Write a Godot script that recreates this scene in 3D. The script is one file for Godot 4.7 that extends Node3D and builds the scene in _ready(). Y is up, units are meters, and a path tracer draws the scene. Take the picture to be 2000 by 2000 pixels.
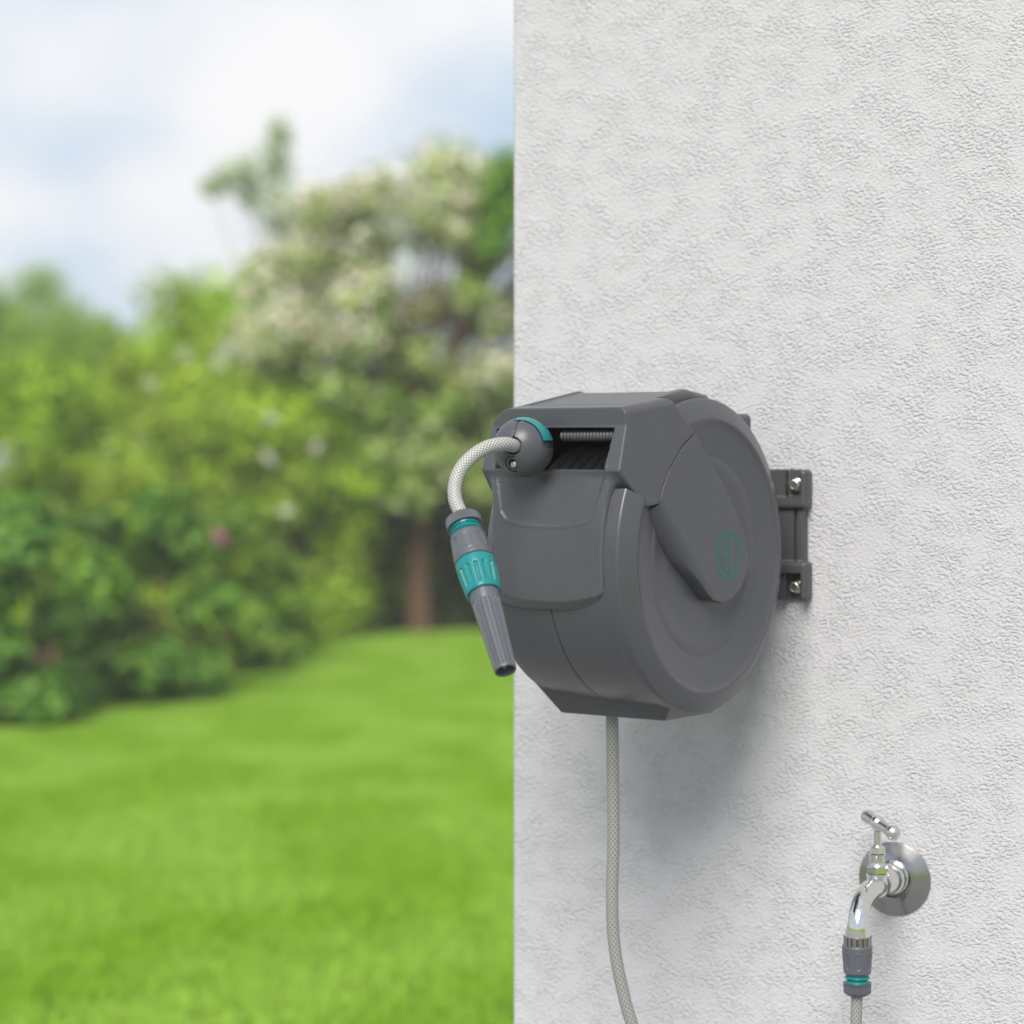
extends Node3D

# ---------------------------------------------------------------- places
const EYE := Vector3(1.4768, 1.6, 3.0312)
const YAW := 26.0
const REEL_AT := Vector3(0.3018, 1.466, 0.2664)
const REEL_YAW := -10.0
const TAP_AT := Vector3(0.5753, 1.0204, 0.0)

var rng := RandomNumberGenerator.new()
var M := {}


class MB:
	var v := PackedVector3Array()
	var n := PackedVector3Array()
	var uv := PackedVector2Array()
	var col := PackedColorArray()
	var idx := PackedInt32Array()
	var use_uv := false
	var use_col := false

	func vert(p: Vector3, nn: Vector3, t := Vector2.ZERO) -> int:
		v.append(p)
		n.append(nn)
		uv.append(t)
		return v.size() - 1

	func tri(a: int, b: int, c: int) -> void:
		var f := (v[c] - v[a]).cross(v[b] - v[a])
		if f.dot(n[a] + n[b] + n[c]) < 0.0:
			idx.append(a)
			idx.append(c)
			idx.append(b)
		else:
			idx.append(a)
			idx.append(b)
			idx.append(c)

	func quad(a: int, b: int, c: int, d: int) -> void:
		tri(a, b, c)
		tri(a, c, d)

	func mesh() -> ArrayMesh:
		var arr := []
		arr.resize(Mesh.ARRAY_MAX)
		arr[Mesh.ARRAY_VERTEX] = v
		arr[Mesh.ARRAY_NORMAL] = n
		if use_uv:
			arr[Mesh.ARRAY_TEX_UV] = uv
		if use_col:
			arr[Mesh.ARRAY_COLOR] = col
		arr[Mesh.ARRAY_INDEX] = idx
		var m := ArrayMesh.new()
		m.add_surface_from_arrays(Mesh.PRIMITIVE_TRIANGLES, arr)
		return m


# ---------------------------------------------------------------- naming
func tag(o: Node3D, label: String, category := "", group := "", kind := "") -> Node3D:
	if label:
		o.set_meta("label", label)
	if category:
		o.set_meta("category", category)
	if group:
		o.set_meta("group", group)
	if kind:
		o.set_meta("kind", kind)
	return o


func numbered(called: String, parent: Node) -> String:
	if not parent.has_node(called):
		return called
	var k := 1
	while parent.has_node("%s_%03d" % [called, k]):
		k += 1
	return "%s_%03d" % [called, k]


func thing(called: String, label: String, category: String, xf := Transform3D(), group := "") -> Node3D:
	var o := Node3D.new()
	o.name = numbered(called, self)
	add_child(o, true)
	o.transform = xf
	tag(o, label, category, group)
	return o


func part(called: String, m: Mesh, mat: Material, parent: Node = self, xf := Transform3D()) -> MeshInstance3D:
	var o := MeshInstance3D.new()
	o.name = numbered(called, parent)
	o.mesh = m
	o.material_override = mat
	o.transform = xf
	parent.add_child(o, true)
	return o


# ---------------------------------------------------------------- shapes
func lathe(mb: MB, prof: Array, segs := 64, xf := Transform3D(), a0 := 0.0, a1 := TAU) -> void:
	var k := prof.size() - 1
	var nrm: Array[Vector2] = []
	for i in k:
		var d: Vector2 = (prof[i + 1] - prof[i]).normalized()
		nrm.append(Vector2(d.y, -d.x))
	var cs := PackedVector2Array()
	for j in segs + 1:
		var a := a0 + (a1 - a0) * j / segs
		cs.append(Vector2(cos(a), sin(a)))
	for i in k:
		var ns := nrm[i]
		var ne := nrm[i]
		if i > 0 and nrm[i - 1].dot(nrm[i]) > 0.76:
			ns = (nrm[i - 1] + nrm[i]).normalized()
		if i < k - 1 and nrm[i + 1].dot(nrm[i]) > 0.76:
			ne = (nrm[i + 1] + nrm[i]).normalized()
		var p: Vector2 = prof[i]
		var q: Vector2 = prof[i + 1]
		var prev := -1
		for j in segs + 1:
			var c := cs[j]
			var a: int = mb.vert(xf * Vector3(p.x * c.x, p.y, p.x * c.y), xf.basis * Vector3(ns.x * c.x, ns.y, ns.x * c.y))
			mb.vert(xf * Vector3(q.x * c.x, q.y, q.x * c.y), xf.basis * Vector3(ne.x * c.x, ne.y, ne.x * c.y))
			if prev >= 0:
				if p.x > 1e-6:
					mb.tri(prev, a, a + 1)
				if q.x > 1e-6:
					mb.tri(prev, a + 1, prev + 1)
			prev = a


func lathe_mesh(prof: Array, segs := 64, xf := Transform3D(), a0 := 0.0, a1 := TAU) -> ArrayMesh:
	var mb := MB.new()
	lathe(mb, prof, segs, xf, a0, a1)
	return mb.mesh()


# a turned surface whose radius varies round the axis: rad(t, angle)
func carved(mb: MB, y0: float, y1: float, rows: int, segs: int, rad: Callable, xf := Transform3D()) -> void:
	var g: Array[PackedVector3Array] = []
	for i in rows + 1:
		var row := PackedVector3Array()
		var t := float(i) / rows
		for j in segs:
			var a := TAU * j / segs
			var r: float = rad.call(t, a)
			row.append(Vector3(r * cos(a), lerpf(y0, y1, t), r * sin(a)))
		g.append(row)
	var first := mb.v.size()
	for i in rows + 1:
		for j in segs:
			var du := g[i][(j + 1) % segs] - g[i][(j + segs - 1) % segs]
			var dv := g[mini(i + 1, rows)][j] - g[maxi(i - 1, 0)][j]
			var nn := du.cross(dv).normalized()
			var p := g[i][j]
			if nn.dot(Vector3(p.x, 0, p.z)) < 0.0:
				nn = -nn
			mb.vert(xf * p, xf.basis * nn)
	for i in rows:
		for j in segs:
			var a := first + i * segs + j
			var b := first + i * segs + (j + 1) % segs
			mb.quad(a, b, b + segs, a + segs)


func smooth_path(pts: Array, step := 0.006) -> PackedVector3Array:
	var c := Curve3D.new()
	c.bake_interval = step
	for i in pts.size():
		var p: Vector3 = pts[i]
		var a: Vector3 = pts[maxi(i - 1, 0)]
		var b: Vector3 = pts[mini(i + 1, pts.size() - 1)]
		var d := (b - a).normalized()
		c.add_point(p, -d * p.distance_to(a) * 0.36, d * p.distance_to(b) * 0.36)
	return c.get_baked_points()


func tube(mb: MB, path: PackedVector3Array, rad, sides := 24, u_times := 1.0, v_len := 1.0, caps := true) -> void:
	mb.use_uv = true
	var k := path.size()
	var t0 := (path[1] - path[0]).normalized()
	var side := t0.cross(Vector3.UP if absf(t0.y) < 0.9 else Vector3.RIGHT).normalized()
	var along := 0.0
	var first := mb.v.size()
	for i in k:
		var t := (path[mini(i + 1, k - 1)] - path[maxi(i - 1, 0)]).normalized()
		side = (side - t * side.dot(t)).normalized()
		var up := t.cross(side)
		if i > 0:
			along += path[i].distance_to(path[i - 1])
		var r: float = rad.call(float(i) / (k - 1)) if rad is Callable else rad
		for j in sides + 1:
			var a := TAU * j / sides
			var d := side * cos(a) + up * sin(a)
			mb.vert(path[i] + d * r, d, Vector2(u_times * j / sides, along / v_len))
	for i in k - 1:
		for j in sides:
			var a := first + i * (sides + 1) + j
			mb.quad(a, a + 1, a + sides + 2, a + sides + 1)
	if caps:
		for e in [0, k - 1]:
			var nn: Vector3 = (path[1] - path[0]).normalized() * -1.0 if e == 0 else (path[k - 1] - path[k - 2]).normalized()
			var c := mb.vert(path[e], nn)
			for j in sides:
				var a: int = first + e * (sides + 1) + j
				var p := mb.vert(mb.v[a], nn)
				var q := mb.vert(mb.v[a + 1], nn)
				mb.tri(c, p, q)


func round_box(mb: MB, size: Vector3, b: float, xf := Transform3D()) -> void:
	var h := size * 0.5
	for ax in 3:
		var u := (ax + 1) % 3
		var w := (ax + 2) % 3
		var cu := [-h[u], -h[u] + b * 0.5, -h[u] + b, h[u] - b, h[u] - b * 0.5, h[u]]
		var cw := [-h[w], -h[w] + b * 0.5, -h[w] + b, h[w] - b, h[w] - b * 0.5, h[w]]
		for s in [-1.0, 1.0]:
			var first := mb.v.size()
			for a in cu:
				for c in cw:
					var q := Vector3.ZERO
					q[ax] = s * h[ax]
					q[u] = a
					q[w] = c
					var inner := q.clamp(-h + Vector3.ONE * b, h - Vector3.ONE * b)
					var nn := (q - inner).normalized()
					mb.vert(xf * (inner + nn * b), (xf.basis * nn).normalized())
			for i in 5:
				for j in 5:
					var a := first + i * 6 + j
					mb.quad(a, a + 1, a + 7, a + 6)


func prism(mb: MB, sides: int, r: float, y0: float, y1: float, xf := Transform3D(), chamfer := 0.0012, turn := 0.0) -> void:
	var prof := [Vector2(0, y0), Vector2(r - chamfer * 2, y0), Vector2(r, y0 + chamfer), Vector2(r, y1 - chamfer), Vector2(r - chamfer * 2, y1), Vector2(0, y1)]
	for i in 5:
		for j in sides:
			var a := TAU * j / sides + turn
			var b := TAU * (j + 1) / sides + turn
			var p: Vector2 = prof[i]
			var q: Vector2 = prof[i + 1]
			var P := [Vector3(p.x * cos(a), p.y, p.x * sin(a)), Vector3(p.x * cos(b), p.y, p.x * sin(b)), Vector3(q.x * cos(b), q.y, q.x * sin(b)), Vector3(q.x * cos(a), q.y, q.x * sin(a))]
			var d := (q - p).normalized()
			var m := (a + b) * 0.5
			var nn := xf.basis * Vector3(d.y * cos(m), -d.x, d.y * sin(m))
			var f := []
			for t in P:
				f.append(mb.vert(xf * (t as Vector3), nn))
			mb.quad(f[0], f[1], f[2], f[3])


# flat plate: outline (in x,y) of arcs, thick along z
func ring_plate(mb: MB, c: Vector2, r0: float, r1: float, a0: float, a1: float, segs: int, z0: float, z1: float, xf: Transform3D) -> void:
	for j in segs:
		var a := a0 + (a1 - a0) * j / segs
		var b := a0 + (a1 - a0) * (j + 1) / segs
		var da := Vector2(cos(a), sin(a))
		var db := Vector2(cos(b), sin(b))
		slab(mb, [c + da * r0, c + da * r1, c + db * r1, c + db * r0], z0, z1, xf)


func slab(mb: MB, p: Array, z0: float, z1: float, xf: Transform3D) -> void:
	var f := []
	for q in p:
		f.append(mb.vert(xf * Vector3(q.x, q.y, z1), xf.basis.z.normalized()))
	for i in range(1, p.size() - 1):
		mb.tri(f[0], f[i], f[i + 1])
	for i in p.size():
		var a: Vector2 = p[i]
		var b: Vector2 = p[(i + 1) % p.size()]
		var nn := xf.basis * Vector3(b.y - a.y, a.x - b.x, 0).normalized()
		var k := [mb.vert(xf * Vector3(a.x, a.y, z0), nn), mb.vert(xf * Vector3(b.x, b.y, z0), nn), mb.vert(xf * Vector3(b.x, b.y, z1), nn), mb.vert(xf * Vector3(a.x, a.y, z1), nn)]
		mb.quad(k[0], k[1], k[2], k[3])


func sd_poly(p: Vector2, poly: PackedVector2Array) -> float:
	var k := poly.size()
	var d := 1e9
	var inside := false
	var j := k - 1
	for i in k:
		var e := poly[j] - poly[i]
		var w := p - poly[i]
		d = minf(d, (w - e * clampf(w.dot(e) / e.dot(e), 0.0, 1.0)).length_squared())
		if (poly[i].y > p.y) != (poly[j].y > p.y) and p.x < e.x * w.y / e.y + poly[i].x:
			inside = not inside
		j = i
	return -sqrt(d) if inside else sqrt(d)


func extruded(d2: float, across: float, r: float) -> float:
	var a := d2 + r
	var b := across + r
	return minf(maxf(a, b), 0.0) + Vector2(maxf(a, 0.0), maxf(b, 0.0)).length() - r


func smin(a: float, b: float, k: float) -> float:
	var h := maxf(k - absf(a - b), 0.0) / k
	return minf(a, b) - h * h * k * 0.25


func sd_box(p: Vector3, c: Vector3, h: Vector3, r := 0.0) -> float:
	var q := (p - c).abs() - h + Vector3.ONE * r
	return q.max(Vector3.ZERO).length() + minf(maxf(q.x, maxf(q.y, q.z)), 0.0) - r


# a distance field made into a mesh: one vertex in each cell that the surface crosses
func sculpt(field: Callable, lo: Vector3, hi: Vector3, cell: float) -> ArrayMesh:
	var B := 4
	var nb := Vector3i(((hi - lo) / (cell * B)).ceil())
	var nx := nb.x * B + 1
	var ny := nb.y * B + 1
	var nz := nb.z * B + 1
	var val := PackedFloat32Array()
	val.resize(nx * ny * nz)
	val.fill(1e9)
	var live: Array[Vector3i] = []
	var reach := cell * B * 0.9
	for bx in nb.x:
		for by in nb.y:
			for bz in nb.z:
				var c := lo + Vector3(bx + 0.5, by + 0.5, bz + 0.5) * cell * B
				if absf(field.call(c)) < reach * 1.12:
					live.append(Vector3i(bx, by, bz))
	for b in live:
		for x in range(b.x * B, b.x * B + B + 1):
			for y in range(b.y * B, b.y * B + B + 1):
				for z in range(b.z * B, b.z * B + B + 1):
					var at := (x * ny + y) * nz + z
					if val[at] > 1e8:
						val[at] = field.call(lo + Vector3(x, y, z) * cell)
	var mb := MB.new()
	var vid := {}
	var off := [0, 1, nz, nz + 1, ny * nz, ny * nz + 1, ny * nz + nz, ny * nz + nz + 1]
	var corner := [Vector3(0, 0, 0), Vector3(0, 0, 1), Vector3(0, 1, 0), Vector3(0, 1, 1), Vector3(1, 0, 0), Vector3(1, 0, 1), Vector3(1, 1, 0), Vector3(1, 1, 1)]
	var edges := [[0, 1], [2, 3], [4, 5], [6, 7], [0, 2], [1, 3], [4, 6], [5, 7], [0, 4], [1, 5], [2, 6], [3, 7]]
	var e := cell * 0.22
	for b in live:
		for x in range(b.x * B, b.x * B + B):
			for y in range(b.y * B, b.y * B + B):
				for z in range(b.z * B, b.z * B + B):
					var at := (x * ny + y) * nz + z
					var neg := 0
					for k in 8:
						if val[at + off[k]] < 0.0:
							neg += 1
					if neg == 0 or neg == 8:
						continue
					var sum := Vector3.ZERO
					var cnt := 0
					for ed in edges:
						var va := val[at + off[ed[0]]]
						var vb := val[at + off[ed[1]]]
						if (va < 0.0) != (vb < 0.0):
							sum += (corner[ed[0]] as Vector3).lerp(corner[ed[1]], va / (va - vb))
							cnt += 1
					var p := lo + (Vector3(x, y, z) + sum / cnt) * cell
					var g := Vector3.ZERO
					for pass_ in 2:
						g = Vector3.ZERO
						var mean := 0.0
						for s in [Vector3(1, -1, -1), Vector3(-1, -1, 1), Vector3(-1, 1, -1), Vector3(1, 1, 1)]:
							var dv: float = field.call(p + s * e)
							g += s * dv
							mean += dv * 0.25
						g = g.normalized()
						if pass_ == 0:
							p -= g * clampf(mean, -cell * 0.6, cell * 0.6)
					vid[at] = mb.vert(p, g)
	var sy := nz
	var sx := ny * nz
	for at in vid:
		# edges that start at this cell's low corner, with the three cells behind each
		var v0 := val[at] < 0.0
		for ax in 3:
			var step: int = [sx, sy, 1][ax]
			var s1: int = [sy, 1, sx][ax]
			var s2: int = [1, sx, sy][ax]
			if v0 != (val[at + step] < 0.0):
				if vid.has(at - s1) and vid.has(at - s2) and vid.has(at - s1 - s2):
					mb.quad(vid[at], vid[at - s1], vid[at - s1 - s2], vid[at - s2])
	return mb.mesh()


# ---------------------------------------------------------------- materials
func lin(r: float, g: float, b: float) -> Color:
	return Color(r, g, b).linear_to_srgb()


func plain(called: String, c: Color, rough: float, metal := 0.0, spec := 0.5) -> StandardMaterial3D:
	var m := StandardMaterial3D.new()
	m.resource_name = called
	m.albedo_color = c
	m.roughness = rough
	m.metallic = metal
	m.metallic_specular = spec
	M[called] = m
	return m


func noise_texture(freq: float, octaves: int, seed_: int, size := 256) -> NoiseTexture2D:
	var f := FastNoiseLite.new()
	f.seed = seed_
	f.noise_type = FastNoiseLite.TYPE_SIMPLEX_SMOOTH
	f.frequency = freq
	f.fractal_octaves = octaves
	var t := NoiseTexture2D.new()
	t.width = size
	t.height = size
	t.seamless = true
	t.noise = f
	return t


func braid(strand: Color, gap: Color, holes: float) -> ImageTexture:
	var k := 48
	var im := Image.create(k, k, false, Image.FORMAT_RGB8)
	for y in k:
		for x in k:
			var u := (x + 0.5) / k
			var w := (y + 0.5) / k
			var d := 9.0
			for c in [Vector2(0.5, 0.5), Vector2(0, 0), Vector2(1, 0), Vector2(0, 1), Vector2(1, 1)]:
				d = minf(d, absf(u - c.x) + absf(w - c.y))
			im.set_pixel(x, y, gap.lerp(strand, smoothstep(holes - 0.06, holes + 0.06, d)))
	return ImageTexture.create_from_image(im)


func render_relief() -> ImageTexture:
	var W := 1024
	var H := 2048
	var a := FastNoiseLite.new()
	a.seed = 11
	a.noise_type = FastNoiseLite.TYPE_SIMPLEX_SMOOTH
	a.frequency = 0.165
	a.fractal_octaves = 4
	a.fractal_gain = 0.6
	a.domain_warp_enabled = true
	a.domain_warp_amplitude = 10.0
	a.domain_warp_frequency = 0.03
	var patch := FastNoiseLite.new()
	patch.seed = 5
	patch.noise_type = FastNoiseLite.TYPE_SIMPLEX_SMOOTH
	patch.frequency = 0.012
	patch.fractal_octaves = 2
	var fine := FastNoiseLite.new()
	fine.seed = 23
	fine.noise_type = FastNoiseLite.TYPE_SIMPLEX
	fine.frequency = 0.3
	fine.fractal_octaves = 2
	var h := func(x: float, y: float) -> float:
		var n := a.get_noise_2d(x * 0.62, y * 1.05 + x * 0.12)
		var m := smoothstep(-0.75, 0.55, patch.get_noise_2d(x, y * 1.2))
		var crust := smoothstep(-0.30, -0.08, n) + 0.4 * smoothstep(0.16, 0.40, n)
		return crust * (0.30 + 0.58 * m) + 0.34 * fine.get_noise_2d(x * 0.8, y)
	var out := PackedFloat32Array()
	out.resize(W * H)
	for y in H:
		for x in W:
			var q: float = h.call(x, y)
			if x > W - 80:
				q = lerpf(q, h.call(x - W, y), (x - W + 80) / 80.0)
			out[y * W + x] = q
	return ImageTexture.create_from_image(Image.create_from_data(W, H, false, Image.FORMAT_RF, out.to_byte_array()))


func make_materials() -> void:
	var grain := noise_texture(0.12, 2, 3)
	var tone := noise_texture(0.02, 3, 8)
	var ramp := Gradient.new()
	ramp.set_color(0, Color(0.965, 0.965, 0.965))
	ramp.set_color(1, Color(1, 1, 1))
	tone.color_ramp = ramp
	for d in [["plastic", lin(0.060, 0.0625, 0.0730), 0.33], ["ball_plastic", lin(0.06, 0.063, 0.075), 0.38], ["fitting_plastic", lin(0.082, 0.09, 0.107), 0.34], ["teal", lin(0.004, 0.175, 0.185), 0.27], ["bracket_plastic", lin(0.053, 0.055, 0.062), 0.45]]:
		var m := plain(d[0], d[1], d[2])
		m.albedo_texture = tone
		m.uv1_triplanar = true
		m.uv1_scale = Vector3.ONE * 9.0
		m.heightmap_enabled = true
		m.heightmap_scale = 0.006
		m.heightmap_texture = grain
	plain("emblem_teal", lin(0.02, 0.10, 0.092), 0.5)
	plain("roller_grey", lin(0.06, 0.06, 0.064), 0.5)
	plain("chrome", lin(0.72, 0.71, 0.69), 0.13, 1.0)
	plain("satin_chrome", lin(0.62, 0.62, 0.62), 0.24, 1.0)
	plain("steel", lin(0.62, 0.6, 0.56), 0.32, 1.0)
	plain("rosette_steel", lin(0.33, 0.33, 0.335), 0.2, 1.0)
	var hose := plain("braided_hose", Color.WHITE, 0.55)
	hose.albedo_texture = braid(lin(0.39, 0.387, 0.376), lin(0.075, 0.075, 0.075), 0.27)
	var hose2 := plain("clear_braided_hose", Color.WHITE, 0.4)
	hose2.albedo_texture = braid(lin(0.29, 0.288, 0.282), lin(0.15, 0.15, 0.15), 0.33)
	var wall := plain("white_plaster", lin(0.459, 0.458, 0.481), 0.9, 0.0, 0.3)
	wall.heightmap_enabled = true
	wall.heightmap_texture = render_relief()
	wall.heightmap_scale = 0.155
	for d in [["leaf", 0.95], ["dark_leaf", 0.7], ["petal", 0.7]]:
		var m := plain(d[0], Color.WHITE, 0.55, 0.0, 0.4)
		m.vertex_color_use_as_albedo = true
		m.backlight_enabled = true
		m.backlight = Color(d[1], d[1], d[1])
	var g := plain("grass", Color.WHITE, 0.6, 0.0, 0.3)
	g.vertex_color_use_as_albedo = true
	g.backlight_enabled = true
	g.backlight = Color(0.6, 0.6, 0.6)
	var turf := noise_texture(0.01, 4, 31, 512)
	var tr := Gradient.new()
	tr.set_color(0, lin(0.13, 0.24, 0.018))
	tr.set_color(1, lin(0.25, 0.37, 0.05))
	turf.color_ramp = tr
	var lawn := plain("lawn", Color.WHITE, 0.9, 0.0, 0.2)
	lawn.albedo_texture = turf
	lawn.uv1_triplanar = true
	lawn.uv1_world_triplanar = true
	lawn.uv1_scale = Vector3.ONE * 0.25
	var soil := plain("soil", Color.WHITE, 0.95, 0.0, 0.2)
	var st := noise_texture(0.03, 4, 77, 256)
	var sr := Gradient.new()
	sr.set_color(0, lin(0.05, 0.03, 0.018))
	sr.set_color(1, lin(0.13, 0.085, 0.05))
	st.color_ramp = sr
	soil.albedo_texture = st
	soil.uv1_triplanar = true
	soil.uv1_world_triplanar = true
	var paving := plain("paving", Color.WHITE, 0.85, 0.0, 0.3)
	var pt := noise_texture(0.04, 4, 79, 256)
	var pr := Gradient.new()
	pr.set_color(0, lin(0.24, 0.237, 0.23))
	pr.set_color(1, lin(0.33, 0.325, 0.315))
	pt.color_ramp = pr
	paving.albedo_texture = pt
	paving.uv1_triplanar = true
	paving.uv1_world_triplanar = true
	var bark := plain("bark", Color.WHITE, 0.9, 0.0, 0.2)
	var bt := noise_texture(0.03, 4, 78, 256)
	var br := Gradient.new()
	br.set_color(0, lin(0.06, 0.035, 0.02))
	br.set_color(1, lin(0.2, 0.13, 0.08))
	bt.color_ramp = br
	bark.albedo_texture = bt
	bark.uv1_triplanar = true
	bark.uv1_scale = Vector3(5, 1.5, 5)
	plain("house_blue", lin(0.16, 0.22, 0.36), 0.8)
	plain("house_roof", lin(0.11, 0.15, 0.25), 0.7)
	plain("house_glass", lin(0.03, 0.04, 0.05), 0.08)
	plain("house_frame", lin(0.7, 0.7, 0.7), 0.6)


# ---------------------------------------------------------------- sky
func cloud_sky() -> ImageTexture:
	var W := 1536
	var H := 768
	var f := FastNoiseLite.new()
	f.seed = 1
	f.noise_type = FastNoiseLite.TYPE_SIMPLEX_SMOOTH
	f.frequency = 4.0
	f.fractal_octaves = 4
	f.fractal_gain = 0.45
	var half := H / 2 + 4
	var px := PackedFloat32Array()
	px.resize(W * H * 3)
	for y in H:
		var el := PI * (0.5 - (y + 0.5) / H)
		var up := sin(el)
		var blue := Color(0.17, 0.265, 0.365).lerp(Color(0.17, 0.235, 0.32), clampf(up, 0.0, 1.0))
		for x in W:
			var i := (y * W + x) * 3
			var c := Color(0.2, 0.23, 0.15)
			if y < half:
				var az := TAU * ((x + 0.5) / W - 0.5)
				var n := f.get_noise_3d(cos(el) * sin(az), up * 1.5, -cos(el) * cos(az))
				c = blue.lerp(Color(0.425, 0.426, 0.432), 1.0 - (1.0 - smoothstep(-0.50, 0.42, n)) * (1.0 - 0.45 * exp(-up * 12.0)))
			px[i] = c.r
			px[i + 1] = c.g
			px[i + 2] = c.b
	return ImageTexture.create_from_image(Image.create_from_data(W, H, false, Image.FORMAT_RGBF, px.to_byte_array()))


func _ready() -> void:
	rng.seed = 20
	# ------------------------------------------------ camera, sky, sun, exposure
	var cam := Camera3D.new()
	cam.name = "camera"
	add_child(cam)
	var lens := CameraAttributesPhysical.new()
	lens.frustum_focal_length = 78.75
	lens.frustum_focus_distance = 2.86
	lens.frustum_far = 900.0
	lens.exposure_aperture = 2.65
	cam.attributes = lens
	cam.projection = Camera3D.PROJECTION_FRUSTUM
	cam.near = 0.05
	cam.far = 900.0
	cam.size = 2.0 * cam.near * 1000.0 / 4500.0
	cam.frustum_offset = Vector2(0, -cam.near * 120.0 / 4500.0)
	cam.position = EYE
	cam.rotation_degrees.y = YAW
	var env := Environment.new()
	env.background_mode = Environment.BG_SKY
	var sky := Sky.new()
	var pano := PanoramaSkyMaterial.new()
	pano.panorama = cloud_sky()
	sky.sky_material = pano
	env.sky = sky
	env.tonemap_mode = Environment.TONE_MAPPER_LINEAR
	env.tonemap_exposure = 2.3
	env.fog_enabled = true
	env.fog_density = 0.003
	env.fog_light_color = Color(1.0, 0.985, 0.99)
	env.sdfgi_enabled = true
	env.ssao_enabled = true
	env.ssil_enabled = true
	var we := WorldEnvironment.new()
	we.name = "world"
	we.environment = env
	add_child(we)
	var sun := DirectionalLight3D.new()
	sun.name = "sun"
	sun.light_energy = 0.68
	sun.light_color = Color(1.0, 0.975, 0.94)
	sun.light_angular_distance = 32.0
	sun.shadow_enabled = true
	add_child(sun)
	sun.look_at_from_position(Vector3.ZERO, -Vector3(0.16, 0.68, 0.71), Vector3.UP)

	make_materials()
	build_ground()
	build_wall()
	build_garden()
	build_bracket()
	build_reel()
	build_leader()
	build_tap()
	build_lower_hoses()


# ---------------------------------------------------------------- ground and wall
# a place in the garden: metres to the right of the view's middle line, metres away from the eye
func G(right: float, away: float, y := 0.0) -> Vector3:
	var a := deg_to_rad(YAW)
	var p := EYE + Vector3(cos(a), 0, -sin(a)) * right + Vector3(-sin(a), 0, -cos(a)) * away
	return Vector3(p.x, y, p.z)


const BED_EDGE := [Vector2(-3.9, 12.3), Vector2(-2.86, 13.2), Vector2(-2.3, 14.6), Vector2(-2.0, 16.4), Vector2(-1.75, 18.0), Vector2(-1.35, 19.9), Vector2(0.1, 20.2), Vector2(4.0, 20.4)]


func bed_depth(right: float) -> float:
	for i in BED_EDGE.size() - 1:
		var p: Vector2 = BED_EDGE[i]
		var q: Vector2 = BED_EDGE[i + 1]
		if right < q.x:
			return p.y + (q.y - p.y) * clampf((right - p.x) / (q.x - p.x), 0.0, 1.0)
	return 20.4


func sheet(pts: Array) -> ArrayMesh:
	var mb := MB.new()
	var flat := PackedVector2Array()
	for p in pts:
		mb.vert(p, Vector3.UP)
		flat.append(Vector2(p.x, p.z))
	var t := Geometry2D.triangulate_polygon(flat)
	for i in range(0, t.size(), 3):
		mb.tri(t[i], t[i + 1], t[i + 2])
	return mb.mesh()


func build_ground() -> void:
	tag(part("lawn", sheet([Vector3(-400, 0, -400), Vector3(400, 0, -400), Vector3(400, 0, 400), Vector3(-400, 0, 400)]), M.lawn), "", "", "", "structure")
	var pts := []
	for e in BED_EDGE:
		pts.append(G(e.x, e.y, 0.004))
	pts.append_array([G(4, 27, 0.004), G(-7.5, 27, 0.004), G(-5.6, 17.0, 0.004)])
	tag(part("flower_bed", sheet(pts), M.soil), "", "", "", "structure")
	tag(part("terrace", sheet([Vector3(-8.0, 0.004, -1.9), Vector3(5.0, 0.004, -1.9), Vector3(5.0, 0.004, 7.0), Vector3(-8.0, 0.004, 7.0)]), M.paving), "", "", "", "structure")
	# short grass: tufts of blades, paler where the lawn is dry
	var mb := MB.new()
	mb.use_col = true
	for k in 9:
		var a := rng.randf() * TAU
		var p := Vector3(rng.randf_range(-0.035, 0.035), 0, rng.randf_range(-0.035, 0.035))
		var tip := p + Vector3(cos(a) * 0.018, rng.randf_range(0.025, 0.045), sin(a) * 0.018)
		var s := Vector3(-sin(a), 0, cos(a)) * 0.004
		var nn := s.cross(tip - p).normalized()
		var t := [mb.vert(p - s, nn), mb.vert(p + s, nn), mb.vert(tip, nn)]
		mb.tri(t[0], t[1], t[2])
		for i in 3:
			mb.col.append(Color.WHITE)
	var mm := MultiMesh.new()
	mm.transform_format = MultiMesh.TRANSFORM_3D
	mm.use_colors = true
	mm.mesh = mb.mesh()
	var f := FastNoiseLite.new()
	f.seed = 9
	f.frequency = 0.8
	f.fractal_octaves = 3
	var xs: Array[Transform3D] = []
	var cs: Array[Color] = []
	while xs.size() < 200000:
		var d := 4.0 + 17.0 * sqrt(rng.randf())
		var r := rng.randf_range(-0.33, 0.06) * d
		if d > bed_depth(r) - 0.05:
			continue
		var at := G(r, d)
		if at.z > -1.9 or at.x > -0.02:
			continue
		var n := f.get_noise_2d(r * 1.3, d * 0.9)
		var dry := smoothstep(-0.5, 0.5, n)
		var c := Color(0.215, 0.40, 0.018).lerp(Color(0.29, 0.48, 0.055), dry) * rng.randf_range(0.8, 1.2)
		xs.append(Transform3D(Basis(Vector3.UP, rng.randf() * TAU).scaled(Vector3.ONE * rng.randf_range(0.8, 1.25)), at))
		cs.append(Color(c.r, c.g, c.b))
	mm.instance_count = xs.size()
	for i in xs.size():
		mm.set_instance_transform(i, xs[i])
		mm.set_instance_color(i, cs[i])
	var gi := MultiMeshInstance3D.new()
	gi.name = "short_grass"
	gi.multimesh = mm
	gi.material_override = M.grass
	add_child(gi, true)
	tag(gi, "short mown bright green grass covering the lawn", "grass", "", "stuff")


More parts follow.
